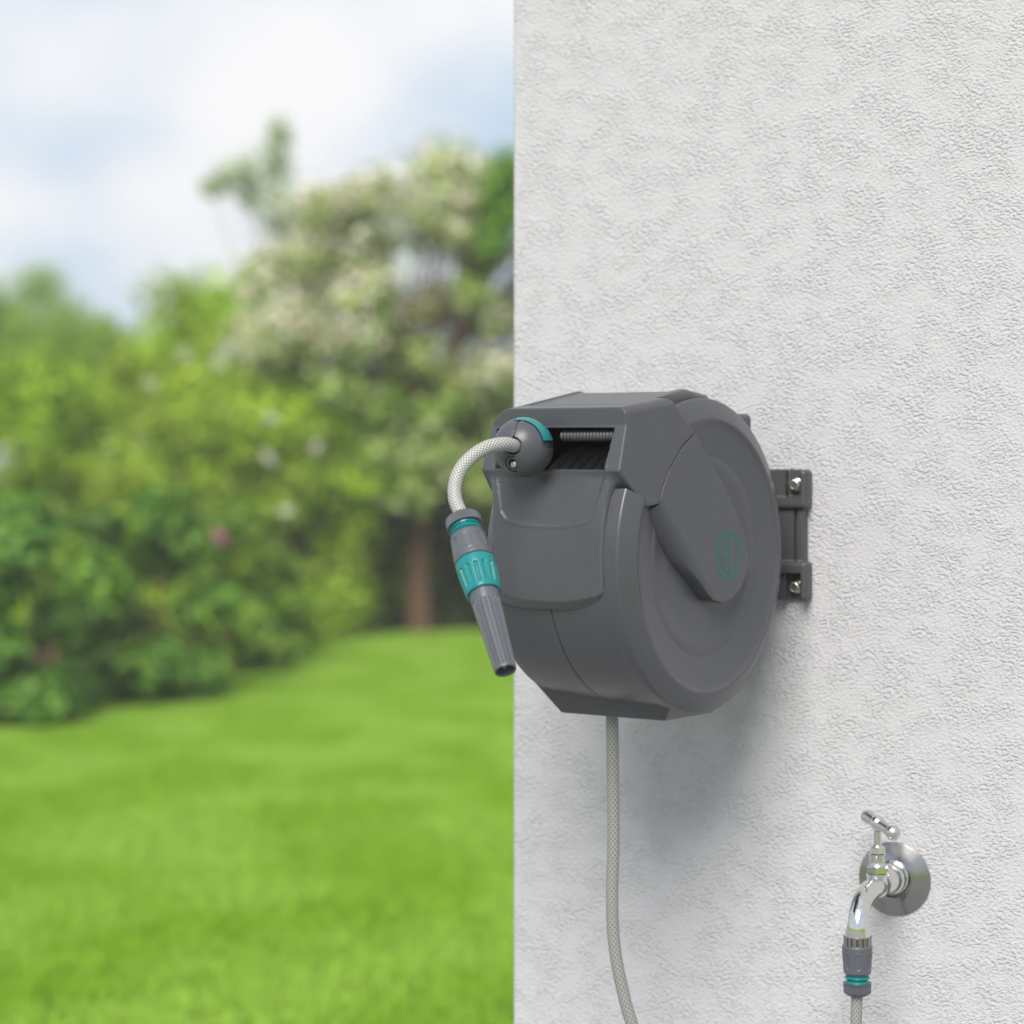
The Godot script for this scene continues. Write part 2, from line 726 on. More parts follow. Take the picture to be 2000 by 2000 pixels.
func build_wall() -> void:
	var mb := MB.new()
	mb.use_uv = true
	var x0 := 0.0
	var x1 := 5.0
	var y1 := 3.4
	var z1 := -0.36
	var b := 0.003
	var face := func(p: Array, n: Vector3, along: Vector3) -> void:
		var k := []
		for q in p:
			k.append(mb.vert(q, n, Vector2((q as Vector3).dot(along) / 0.8, (2.4 - q.y) / 1.6)))
		mb.quad(k[0], k[1], k[2], k[3])
	face.call([Vector3(x0 + b, 0, 0), Vector3(x1, 0, 0), Vector3(x1, y1, 0), Vector3(x0 + b, y1, 0)], Vector3.BACK, Vector3.RIGHT)
	face.call([Vector3(x0 + b, 0, 0), Vector3(x0 + b, y1, 0), Vector3(x0, y1, -b), Vector3(x0, 0, -b)], Vector3(-1, 0, 1).normalized(), Vector3.RIGHT)
	face.call([Vector3(x0, 0, -b), Vector3(x0, y1, -b), Vector3(x0, y1, z1), Vector3(x0, 0, z1)], Vector3.LEFT, Vector3.BACK)
	face.call([Vector3(x0, 0, z1), Vector3(x0, y1, z1), Vector3(x1, y1, z1), Vector3(x1, 0, z1)], Vector3.FORWARD, Vector3.RIGHT)
	face.call([Vector3(x1, 0, z1), Vector3(x1, y1, z1), Vector3(x1, y1, 0), Vector3(x1, 0, 0)], Vector3.RIGHT, Vector3.BACK)
	face.call([Vector3(x0, y1, 0), Vector3(x1, y1, 0), Vector3(x1, y1, z1), Vector3(x0, y1, z1)], Vector3.UP, Vector3.RIGHT)
	tag(part("house_wall", mb.mesh(), M.white_plaster), "white rough plastered house wall that carries the hose reel and the tap", "wall")


# ---------------------------------------------------------------- garden
func leaves(mb: MB, c: Vector3, rad: Vector3, count: int, size: float, pal: Array, up := 0.5, soft := 0.42) -> void:
	mb.use_col = true
	for i in count:
		var d := Vector3(rng.randfn(), rng.randfn(), rng.randfn()).normalized()
		var r := pow(rng.randf(), soft) * rng.randf_range(0.85, 1.2)
		var p := c + d * r * rad
		var nn := (d * 0.9 + Vector3.UP * up + Vector3(rng.randfn(), rng.randfn(), rng.randfn()) * 0.4).normalized()
		var t := nn.cross(Vector3(rng.randfn(), rng.randfn(), rng.randfn())).normalized()
		var s := nn.cross(t)
		var L := size * rng.randf_range(0.6, 1.3)
		var k := rng.randf_range(0.75, 1.25)
		var q: Color = pal[rng.randi() % pal.size()]
		var col := Color(q.r * k, q.g * k, q.b * k)
		var droop := nn * L * 0.12
		var a := mb.vert(p - t * L * 0.5 - droop, nn)
		mb.vert(p + s * L * 0.27, nn)
		mb.vert(p + t * L * 0.5 - droop, nn)
		mb.vert(p - s * L * 0.27, nn)
		mb.tri(a, a + 1, a + 2)
		mb.tri(a, a + 2, a + 3)
		for j in 4:
			mb.col.append(col)


func limb(mb: MB, a: Vector3, b: Vector3, r0: float, r1: float, bend := 0.1) -> void:
	var m := (a + b) * 0.5 + Vector3(rng.randf_range(-1, 1), 0, rng.randf_range(-1, 1)) * a.distance_to(b) * bend
	tube(mb, smooth_path([a, m, b], a.distance_to(b) / 8.0), func(t: float) -> float: return lerpf(r0, r1, t), 8, 1.0, 1.0, false)


# a shrub: stems from the ground and a crown of uneven leaf clumps, width w and height h
func shrub(called: String, label: String, category: String, at: Vector3, w: float, h: float, pal: Array, count: int, leaf := 0.09, group := "", mat := "leaf", low := 0.0) -> Node3D:
	var o := thing(called, label, category, Transform3D(Basis(), at), group)
	var st := MB.new()
	var cr := MB.new()
	var k := 16 + int(w * h * 5.0)
	for i in k:
		var a := 2.4 * i + rng.randf() * 0.8
		var y := h * lerpf(low + 0.08, 0.93, fposmod((i + 0.5) / k * 3.0 + rng.randf() * 0.15, 1.0))
		var spread := w * 0.40 * sqrt(maxf(0.03, 1.0 - pow(absf(y / h - 0.36) / 0.64, 2.2))) * sqrt(rng.randf_range(0.5, 1.15))
		var c := Vector3(cos(a) * spread, y, sin(a) * spread)
		var r := minf(w, h) * rng.randf_range(0.10, 0.2)
		var shade := rng.randf_range(0.6, 1.25)
		var own := pal.map(func(q: Color) -> Color: return Color(q.r * shade, q.g * shade, q.b * shade))
		leaves(cr, c, Vector3(r * rng.randf_range(0.8, 1.4), r * rng.randf_range(0.7, 1.1), r * rng.randf_range(0.8, 1.4)), count / k, leaf, own, 0.5, 0.6)
		if i % 3 == 0:
			limb(st, Vector3(cos(a) * w * 0.06, -0.02, sin(a) * w * 0.06), c, 0.010 + 0.005 * h, 0.004)
	if low < 0.1:
		for i in 7:
			var a := TAU * i / 7.0 + rng.randf()
			leaves(cr, Vector3(cos(a), 0, sin(a)) * w * 0.36 + Vector3(0, 0.12 * h, 0), Vector3(w * 0.17, h * 0.11, w * 0.17), count / 24, leaf, pal, 0.5, 0.6)
	part("stem", st.mesh(), M.bark, o)
	part("crown", cr.mesh(), M[mat], o)
	return o


func flower_balls(o: Node3D, spots: Array, size: float, pal: Array) -> void:
	for s in spots:
		var mb := MB.new()
		leaves(mb, Vector3.ZERO, Vector3.ONE * size, 46, size * 0.9, pal, 0.6)
		part("blossom", mb.mesh(), M.petal, o, Transform3D(Basis(), s))


func build_garden() -> void:
	var fresh := [Color(0.34, 0.54, 0.025), Color(0.42, 0.60, 0.03), Color(0.24, 0.43, 0.025)]
	var bright := [Color(0.46, 0.64, 0.035), Color(0.54, 0.66, 0.09), Color(0.34, 0.54, 0.025)]
	var deep := [Color(0.06, 0.17, 0.015), Color(0.10, 0.23, 0.025), Color(0.15, 0.30, 0.04)]
	var mid := [Color(0.20, 0.37, 0.025), Color(0.27, 0.44, 0.03), Color(0.32, 0.48, 0.06)]
	var pale := [Color(0.55, 0.63, 0.22), Color(0.64, 0.66, 0.38), Color(0.42, 0.57, 0.10)]
	var white := [Color(0.78, 0.76, 0.68), Color(0.74, 0.70, 0.62), Color(0.66, 0.70, 0.48)]
	# the bed in front, left
	shrub("dark_shrub", "large dark green leafy shrub at the left end of the flower bed", "shrub", G(-2.95, 13.4), 1.0, 1.42, deep, 6500, 0.1, "", "dark_leaf")
	shrub("dark_shrub", "dark green shrub with pointed leaves right of the leftmost shrub", "shrub", G(-2.36, 14.7), 1.15, 1.36, deep + [mid[0]], 7500, 0.1, "", "dark_leaf")
	var lf := shrub("leafy_shrub", "lighter green shrub with one pink flower at the right end of the bed", "shrub", G(-2.0, 16.5), 0.95, 1.25, mid + [deep[2]], 5600, 0.09)
	flower_balls(lf, [Vector3(0.21, 1.0, 0.50)], 0.06, [Color(0.55, 0.1, 0.3), Color(0.6, 0.2, 0.4)])
	shrub("low_shrub", "low fresh green shrub where the bed curves toward the tree trunk", "shrub", G(-1.80, 17.9), 0.6, 0.8, mid + [deep[2]], 2600, 0.08)
	shrub("yellow_shrub", "small yellow-green shrub showing above the bed's right end", "shrub", G(-2.2, 17.6), 0.5, 1.4, [Color(0.34, 0.46, 0.03), Color(0.28, 0.44, 0.03)], 2200, 0.08, "", "leaf", 0.3)
	# taller shrubs behind
	shrub("tall_shrub", "tall fresh green shrub behind the dark shrub, left edge", "shrub", G(-4.15, 19.0), 2.1, 2.4, fresh, 9000)
	shrub("tall_shrub", "tall yellow-green shrub behind the middle of the bed", "shrub", G(-3.05, 19.4), 1.8, 2.5, bright, 9000)
	var f := shrub("tall_shrub", "broad bright green shrub with white blossoms behind the light shrub", "shrub", G(-1.95, 19.6), 1.7, 2.2, bright + fresh, 9000)
	flower_balls(f, [Vector3(0.35, 1.55, 0.8), Vector3(-0.1, 1.2, 0.85), Vector3(0.5, 1.1, 0.75), Vector3(0.62, 1.62, 0.5), Vector3(-0.5, 1.75, 0.6), Vector3(0.25, 1.86, 0.6)], 0.06, white)
	var big := shrub("flowering_bush", "biggest rounded bright green bush with scattered white blossoms, centre left", "bush", G(-2.5, 21.8), 2.7, 3.5, bright + [fresh[0]], 15000, 0.1)
	var spots := []
	for i in 15:
		var a := rng.randf_range(-0.35, 1.45) * 1.6
		var y := rng.randf_range(1.5, 3.0)
		var r := 1.12 * sqrt(1.0 - pow((y - 1.3) / 2.2, 2.0))
		spots.append(Vector3(sin(a) * r, y, cos(a) * r))
	flower_balls(big, spots, 0.07, white)
	shrub("flowering_bush", "bright green bush between the biggest bush and the blossom tree", "bush", G(-1.45, 22.4), 2.0, 3.1, bright, 11000, 0.1)
	shrub("round_bush", "leafy mid green bush left behind the brown tree trunk", "bush", G(-1.2, 21.0), 1.3, 2.2, fresh + [mid[0], deep[2]], 6500, 0.09)
	shrub("light_shrub", "pale yellow-green shrub behind the trunk beside the wall edge", "shrub", G(-0.1, 21.3), 1.4, 2.5, [Color(0.27, 0.38, 0.09), Color(0.36, 0.46, 0.18), Color(0.19, 0.32, 0.05)], 6500, 0.09)
	shrub("red_shrub", "small reddish leaved shrub right of the trunk", "shrub", G(-0.45, 20.9), 0.55, 2.15, [Color(0.40, 0.17, 0.11), Color(0.32, 0.22, 0.09), Color(0.25, 0.29, 0.07)], 2200, 0.08, "", "leaf", 0.55)
	for i in 5:
		shrub("undergrowth_shrub", ["low dark shrub at the far lawn edge, left of its row", "low dark shrub at the far lawn edge, second of its row", "low dark shrub at the far lawn edge, just left of the trunk", "low dark shrub right behind the tree trunk", "low dark shrub at the far lawn edge beside the wall"][i], "shrub", G(-1.75 + 0.47 * i, 20.7 + 0.12 * (i % 2)), 0.8, 0.9 + 0.2 * (i % 3), [Color(0.05, 0.13, 0.02), Color(0.06, 0.1, 0.02), Color(0.1, 0.12, 0.03)], 2600, 0.08, "dark shrubs along the far lawn edge", "dark_leaf")
	# the row that closes the garden
	var rows := ["hedge bush at the far left behind the tall shrubs", "hedge bush second from the left behind the tall shrubs", "hedge bush third from the left behind the tall shrubs", "hedge bush behind the biggest flowering bush, left", "hedge bush behind the biggest flowering bush, right", "hedge bush left behind the blossom tree", "hedge bush right behind the blossom tree", "hedge bush at the right end, behind the wall edge"]
	for i in 8:
		shrub("hedge_bush", "mid green " + rows[i], "bush", G(-6.6 + 1.05 * i, 25.0 + 0.5 * (i % 2)), 2.0, [3.0, 3.0, 2.9, 2.7, 2.6, 2.1, 2.1, 2.2][i], mid + [fresh[0]], 7500, 0.12, "bushes closing the garden")
	# trees
	blossom_tree(pale, white)
	small_tree("thin_tree", "thin pale tree whose top leans up-left above the others", G(-2.75, 27.5), 4.9, [[-0.05, 5.45, 0.22], [-0.05, 5.2, 0.26], [-0.1, 4.95, 0.3], [-0.42, 5.0, 0.28], [-0.62, 4.85, 0.24], [-0.82, 4.72, 0.16], [-0.4, 4.72, 0.28], [-0.08, 4.6, 0.3], [-0.05, 4.35, 0.28], [0.18, 4.2, 0.26], [0.1, 4.0, 0.3], [0.36, 3.85, 0.34], [0.2, 3.6, 0.4], [0.0, 3.75, 0.34], [0.3, 4.05, 0.3], [0.55, 4.1, 0.3], [0.6, 3.8, 0.36], [-0.1, 3.4, 0.4], [0.5, 3.5, 0.45], [0.8, 3.9, 0.4], [1.1, 4.15, 0.36], [1.3, 3.8, 0.4], [0.9, 3.3, 0.5]], [Color(0.46, 0.56, 0.34), Color(0.56, 0.64, 0.44)], 150)
	small_tree("far_tree", "round far-off tree whose top shows above the left edge of the hedge", G(-8.6, 42.0), 5.0, [[0, 4.6, 0.6], [-0.5, 4.1, 0.6], [0.5, 4.0, 0.6], [0, 3.5, 0.8], [-1.0, 3.6, 0.6], [0.9, 3.4, 0.6]], mid, 900)
	small_tree("far_tree", "small far-off tree just right of the round far-off one", G(-7.3, 41.0), 4.1, [[0, 3.75, 0.4], [-0.3, 3.3, 0.5], [0.4, 3.3, 0.5], [0, 2.8, 0.7]], mid, 700)
	small_tree("garden_tree", "mid green tree at the left edge in front of the far tree", G(-6.7, 29.0), 3.8, [[0, 3.3, 0.5], [-0.7, 3.0, 0.6], [0.6, 2.9, 0.6], [0, 2.5, 0.8], [0.9, 2.4, 0.6]], mid, 1500)
	small_tree("garden_tree", "lower mid green tree left of the biggest bush", G(-5.3, 29.5), 3.3, [[0, 2.9, 0.5], [-0.5, 2.6, 0.6], [0.6, 2.7, 0.6], [0, 2.2, 0.8]], mid, 1500)
	far_house()


func small_tree(called: String, label: String, at: Vector3, h: float, blobs: Array, pal: Array, count: int) -> void:
	var o := thing(called, label, "tree", Transform3D(Basis(), at))
	var tr := MB.new()
	var cr := MB.new()
	var a := deg_to_rad(YAW)
	limb(tr, Vector3(0, -0.03, 0), Vector3(0, h * 0.55, 0), 0.02 * h, 0.011 * h, 0.03)
	for b in blobs:
		var c := Vector3(cos(a) * b[0], b[1], -sin(a) * b[0]) + Vector3(sin(a), 0, cos(a)) * rng.randf_range(-0.25, 0.25)
		limb(tr, Vector3(0, h * 0.52, 0), c, 0.0035 * h, 0.004, 0.08)
		leaves(cr, c, Vector3(b[2] * rng.randf_range(0.8, 1.2), b[2] * rng.randf_range(0.8, 1.15), b[2]), count, 0.11, pal, 0.5, 0.75)
	part("trunk", tr.mesh(), M.bark, o)
	part("crown", cr.mesh(), M.leaf, o)


func blossom_tree(pale: Array, white: Array) -> void:
	var o := thing("blossom_tree", "pale flowering tree with a brown trunk standing on the far lawn", "tree", Transform3D(Basis(), G(-0.79, 19.9)))
	var tr := MB.new()
	tube(tr, smooth_path([Vector3(0, -0.03, 0), Vector3(-0.02, 0.5, 0), Vector3(0.01, 1.1, 0), Vector3(0.05, 1.9, 0)], 0.08), func(t: float) -> float: return 0.05 + 0.055 * pow(1.0 - t, 1.6) + 0.015 * (1.0 - t), 14, 1.0, 1.0, false)
	var a := deg_to_rad(YAW)
	var X := Vector3(cos(a), 0, -sin(a))
	var Z := Vector3(sin(a), 0, cos(a))
	var cr := MB.new()
	var bl := MB.new()
	var spots := []
	for i in 84:
		var x := rng.randf_range(-1.4, 1.75)
		var top := 4.15 - 0.25 * absf(x - 0.75) - (0.3 if x < -1.1 else 0.0)
		var low := 2.25 + 0.3 * absf(sin(x * 5.0)) - 0.35 * smoothstep(0.2, 0.9, x)
		spots.append([x, lerpf(low, top, rng.randf()), rng.randf_range(0.16, 0.34)])
	for s in spots:
		var c: Vector3 = X * s[0] + Vector3(0, s[1], 0) + Z * rng.randf_range(-0.7, 0.7)
		leaves(cr, c, Vector3(s[2] * 1.2, s[2] * 0.9, s[2] * 1.2), 240, 0.09, pale + [Color(0.17, 0.33, 0.05)], 0.5, 0.7)
		if rng.randf() < 0.85:
			leaves(bl, c + Vector3(0, 0.06, 0), Vector3(s[2] * 1.2, s[2] * 0.8, s[2] * 1.2), 230, 0.08, white + [Color(0.78, 0.60, 0.53)], 0.7, 0.7)
		limb(tr, Vector3(0.05, 1.75, 0), c, 0.022, 0.005, 0.1)
	for i in 6:
		leaves(cr, X * (0.62 + 0.06 * (i % 3)) + Vector3(0, 3.35 + 0.13 * i, 0) + Z * 0.75, Vector3(0.2, 0.16, 0.2), 150, 0.09, [Color(0.14, 0.32, 0.03), Color(0.19, 0.36, 0.03)], 0.5, 0.7)
	# a few low boughs that hang in front of the trunk
	for q in [[-0.35, 2.0], [0.05, 1.85], [0.35, 2.05], [0.75, 1.7], [-0.7, 2.15], [1.0, 2.0], [0.0, 1.55], [-0.3, 1.6], [0.3, 1.5], [-0.1, 1.25], [0.6, 1.35]]:
		leaves(cr, X * q[0] + Vector3(0, q[1], 0) + Z * 0.45, Vector3(0.34, 0.22, 0.3), 330, 0.09, pale + [Color(0.15, 0.32, 0.04), Color(0.2, 0.36, 0.05)], 0.5, 0.7)
	part("trunk", tr.mesh(), M.bark, o)
	part("crown", cr.mesh(), M.leaf, o)
	tag(part("blossom", bl.mesh(), M.petal, o), "", "", "", "stuff")


func far_house() -> void:
	var at := G(-1.0, 46.0)
	var o := thing("far_house", "blue-grey house glimpsed between the branches behind the blossom tree", "house", Transform3D(Basis(Vector3.UP, deg_to_rad(YAW)), at))
	var mb := MB.new()
	round_box(mb, Vector3(5.0, 3.2, 5.0), 0.02, Transform3D(Basis(), Vector3(0, 1.6, 0)))
	part("wall", mb.mesh(), M.house_blue, o)
	var rf := MB.new()
	for s in [-1.0, 1.0]:
		var b := Basis(Vector3(1, 0, 0), s * deg_to_rad(32))
		round_box(rf, Vector3(5.6, 0.12, 3.4), 0.02, Transform3D(b, Vector3(0, 3.95, s * 1.42)))
	var roof := part("roof", rf.mesh(), M.house_roof, o)
	var ch := MB.new()
	round_box(ch, Vector3(0.5, 1.2, 0.5), 0.02, Transform3D(Basis(), Vector3(1.6, 4.7, -0.4)))
	part("chimney", ch.mesh(), M.house_frame, roof)
	for x in [-1.5, 1.5]:
		var fr := MB.new()
		round_box(fr, Vector3(1.1, 1.2, 0.1), 0.01, Transform3D(Basis(), Vector3(x, 1.8, 2.51)))
		var w := part("window", fr.mesh(), M.house_frame, o)
		var gl := MB.new()
		round_box(gl, Vector3(0.9, 1.0, 0.04), 0.005, Transform3D(Basis(), Vector3(x, 1.8, 2.56)))
		part("pane", gl.mesh(), M.house_glass, w)


# ---------------------------------------------------------------- bracket
func build_bracket() -> void:
	var o := thing("wall_bracket", "dark grey plastic wall bracket behind the hose reel, bolted to the plaster", "bracket", Transform3D(Basis(), Vector3(0.3427, 1.484, 0)))
	var field := func(p: Vector3) -> float:
		var q := Vector3(absf(p.x), p.y, p.z)
		var d := sd_box(q, Vector3(0, 0, 0.010), Vector3(0.110, 0.085, 0.0105), 0.003)
		var yy := absf(p.y)
		var t := sd_box(Vector3(q.x, yy, q.z), Vector3(0.05, 0.0630, 0.0135), Vector3(0.0665, 0.0270, 0.0145), 0.006)
		d = minf(d, t)
		d = maxf(d, -sd_box(Vector3(q.x, yy, q.z), Vector3(0.0955, 0.0725, 0.022), Vector3(0.0115, 0.0205, 0.0145), 0.002))
		d = maxf(d, -sd_box(Vector3(q.x, yy, q.z), Vector3(0.045, 0.0725, 0.027), Vector3(0.045, 0.0205, 0.0075), 0.002))
		# the strip between the tabs: a step and a groove along its edge
		d = maxf(d, -sd_box(q, Vector3(0.0985, 0, 0.022), Vector3(0.0018, 0.036, 0.008), 0.0008))
		return d
	part("base", sculpt(field, Vector3(-0.124, -0.098, -0.006), Vector3(0.124, 0.098, 0.036), 0.002), M.bracket_plastic, o)
	var pin := lathe_mesh([Vector2(0, -0.08), Vector2(0.011, -0.08), Vector2(0.0125, -0.0785), Vector2(0.0125, 0.0785), Vector2(0.011, 0.08), Vector2(0, 0.08)], 24, Transform3D(Basis(), Vector3(0, -0.02, 0.036)))
	part("hinge_pin", pin, M.bracket_plastic, o)
	for s in [Vector2(0.0955, 0.0690), Vector2(0.0955, -0.0716), Vector2(-0.0955, 0.0690), Vector2(-0.0955, -0.0716)]:
		var xf := Transform3D(Basis(Vector3(1, 0, 0), PI / 2), Vector3(s.x, s.y, 0.006))
		var sc := MB.new()
		lathe(sc, [Vector2(0, 0.001), Vector2(0.0088, 0.001), Vector2(0.0092, 0.0018), Vector2(0.0088, 0.003), Vector2(0.0076, 0.0036), Vector2(0.0, 0.0036)], 28, xf)
		prism(sc, 6, 0.0074, 0.0034, 0.0125, xf, 0.0008, rng.randf())
		lathe(sc, [Vector2(0.0062, 0.0122), Vector2(0.0062, 0.0131), Vector2(0.0056, 0.0134), Vector2(0.0052, 0.0126), Vector2(0, 0.0126)], 24, xf)
		part("screw", sc.mesh(), M.steel, o)


# ---------------------------------------------------------------- reel
var P_HOOD := PackedVector2Array([Vector2(-0.055, 0.19), Vector2(-0.03, 0.206), Vector2(0.02, 0.2125), Vector2(0.09, 0.2075), Vector2(0.174, 0.187), Vector2(0.173, 0.165), Vector2(0.186, 0.112), Vector2(0.198, -0.052), Vector2(0.170, -0.084), Vector2(0.1, -0.05), Vector2(-0.03, 0.1)])
var P_CHEEK := PackedVector2Array([Vector2(0.108, 0.2042), Vector2(0.046, 0.156), Vector2(0.079, 0.137), Vector2(0.104, 0.113), Vector2(0.12, 0.09), Vector2(0.13, 0.068), Vector2(0.154, 0.065), Vector2(0.189, 0.109), Vector2(0.174, 0.165), Vector2(0.175, 0.187)])
var P_OPEN := PackedVector2Array([Vector2(-0.0815, 0.1125), Vector2(0.0815, 0.1125), Vector2(0.0885, 0.1615), Vector2(-0.0885, 0.1615)])
var P_PANEL := PackedVector2Array([Vector2(-0.083, 0.1125), Vector2(-0.077, 0.085), Vector2(-0.070, 0.058), Vector2(-0.061, 0.0485), Vector2(-0.035, 0.0435), Vector2(0, 0.042), Vector2(0.035, 0.0435), Vector2(0.061, 0.0485), Vector2(0.070, 0.058), Vector2(0.077, 0.085), Vector2(0.083, 0.1125)])
var P_ARM := PackedVector2Array([Vector2(0.046, 0.156), Vector2(-0.033, 0.082), Vector2(-0.06, 0.05), Vector2(-0.075, 0.028), Vector2(-0.085, 0.005), Vector2(-0.087, -0.012), Vector2(-0.081, -0.029), Vector2(-0.066, -0.046), Vector2(-0.043, -0.058), Vector2(-0.02, -0.061), Vector2(0.002, -0.057), Vector2(0.018, -0.047), Vector2(0.03, -0.036), Vector2(0.08, -0.004), Vector2(0.146, 0.058), Vector2(0.13, 0.068), Vector2(0.12, 0.09), Vector2(0.104, 0.113), Vector2(0.079, 0.137)])


func cheek_width(p: Vector3) -> float:
	return 0.1035 + (0.0214 if p.x > 0.0 else 0.002) * clampf((0.176 - p.z + 0.25 * (0.187 - p.y)) / 0.072, 0.0, 1.0)


func hood_field(p: Vector3) -> float:
	var ax := absf(p.x)
	var R := sqrt(p.y * p.y + p.z * p.z)
	var core := 0.188 - R
	if ax < 0.075 and core > 0.012:
		return core
	if R > 0.26 or ax > 0.128 and R > 0.15:
		return maxf(R - 0.236, ax - 0.1255)
	core = minf(core, 0.0885 - ax)
	var hw := lerpf(0.0885, 0.1, smoothstep(0.06, 0.13, p.y))
	var z := p.z
	if z > 0.1:
		z += 0.0035 * pow(ax / 0.09, 2.0) + 0.0055 * pow((clampf(p.y, -0.06, 0.12) - 0.03) / 0.09, 2.0) - 0.0055
	var side := ax - hw
	var y := p.y
	if y < 0.0:
		y -= 0.014 * pow(ax / 0.09, 2.4) * smoothstep(0.0, -0.04, p.y)
		var k := Vector2(maxf(ax - hw + 0.032, 0.0), maxf(-0.034 - p.y, 0.0))
		side = maxf(side, k.length() - 0.032)
	var d := extruded(sd_poly(Vector2(z, y), P_HOOD), side, 0.009)
	if p.y > 0.03 and p.z > 0.0:
		var hc := cheek_width(p)
		var c := extruded(sd_poly(Vector2(p.z, p.y), P_CHEEK) - 0.0001, (ax - hc) * 0.95, 0.0026)
		d = smin(d, c, 0.006)
	if p.y > 0.08 and p.z > 0.08:
		var op := extruded(sd_poly(Vector2(p.x, p.y), P_OPEN), absf(p.z - 0.19) - 0.09, 0.0035)
		d = maxf(d, -op)
		d = maxf(d, -sd_box(p, Vector3(0, 0.137, 0.120), Vector3(0.089, 0.036, 0.047), 0.004))
	if p.y > 0.14:
		var top := 0.2125 - 0.0255 * clampf((p.z - 0.02) / 0.154, 0.0, 1.0)
		var cr := 0.034 if p.x < 0.0 else 0.014
		var cw := 0.1 if p.x < 0.0 else cheek_width(p) + 0.0012
		d = maxf(d, Vector2(maxf(ax - cw + cr, 0.0), maxf(p.y - top + cr, 0.0)).length() - cr)
	if p.z > 0.165 and p.y < 0.125 and p.y > 0.02:
		var u := sd_poly(Vector2(p.x, p.y), P_PANEL)
		d += 0.0018 * smoothstep(0.0014, -0.0014, u) - 0.0006 * exp(-pow((u - 0.0022) / 0.0020, 2.0))
	if p.y > 0.17:
		var rim := maxf(absf(p.x - 0.006) - 0.076, absf(p.z - 0.05) - 0.099)
		d += 0.0030 * smoothstep(0.0018, -0.0018, rim)
		if rim < 0.0:
			d += 0.0014 * exp(-pow((p.z - 0.128) / 0.0017, 2.0))
	return maxf(d, core)


func arm_field(p: Vector3) -> float:
	var d := extruded(sd_poly(Vector2(p.z, p.y), P_ARM) + 0.0004, absf(p.x - 0.113) - 0.0122, 0.0016)
	var slant := ((p.z - p.y - 0.064) * 0.7071 - (0.1252 - p.x) * 0.85) * 0.76
	var h := maxf(0.009 - absf(d - slant), 0.0) / 0.009
	return maxf(d, slant) + h * h * 0.00225


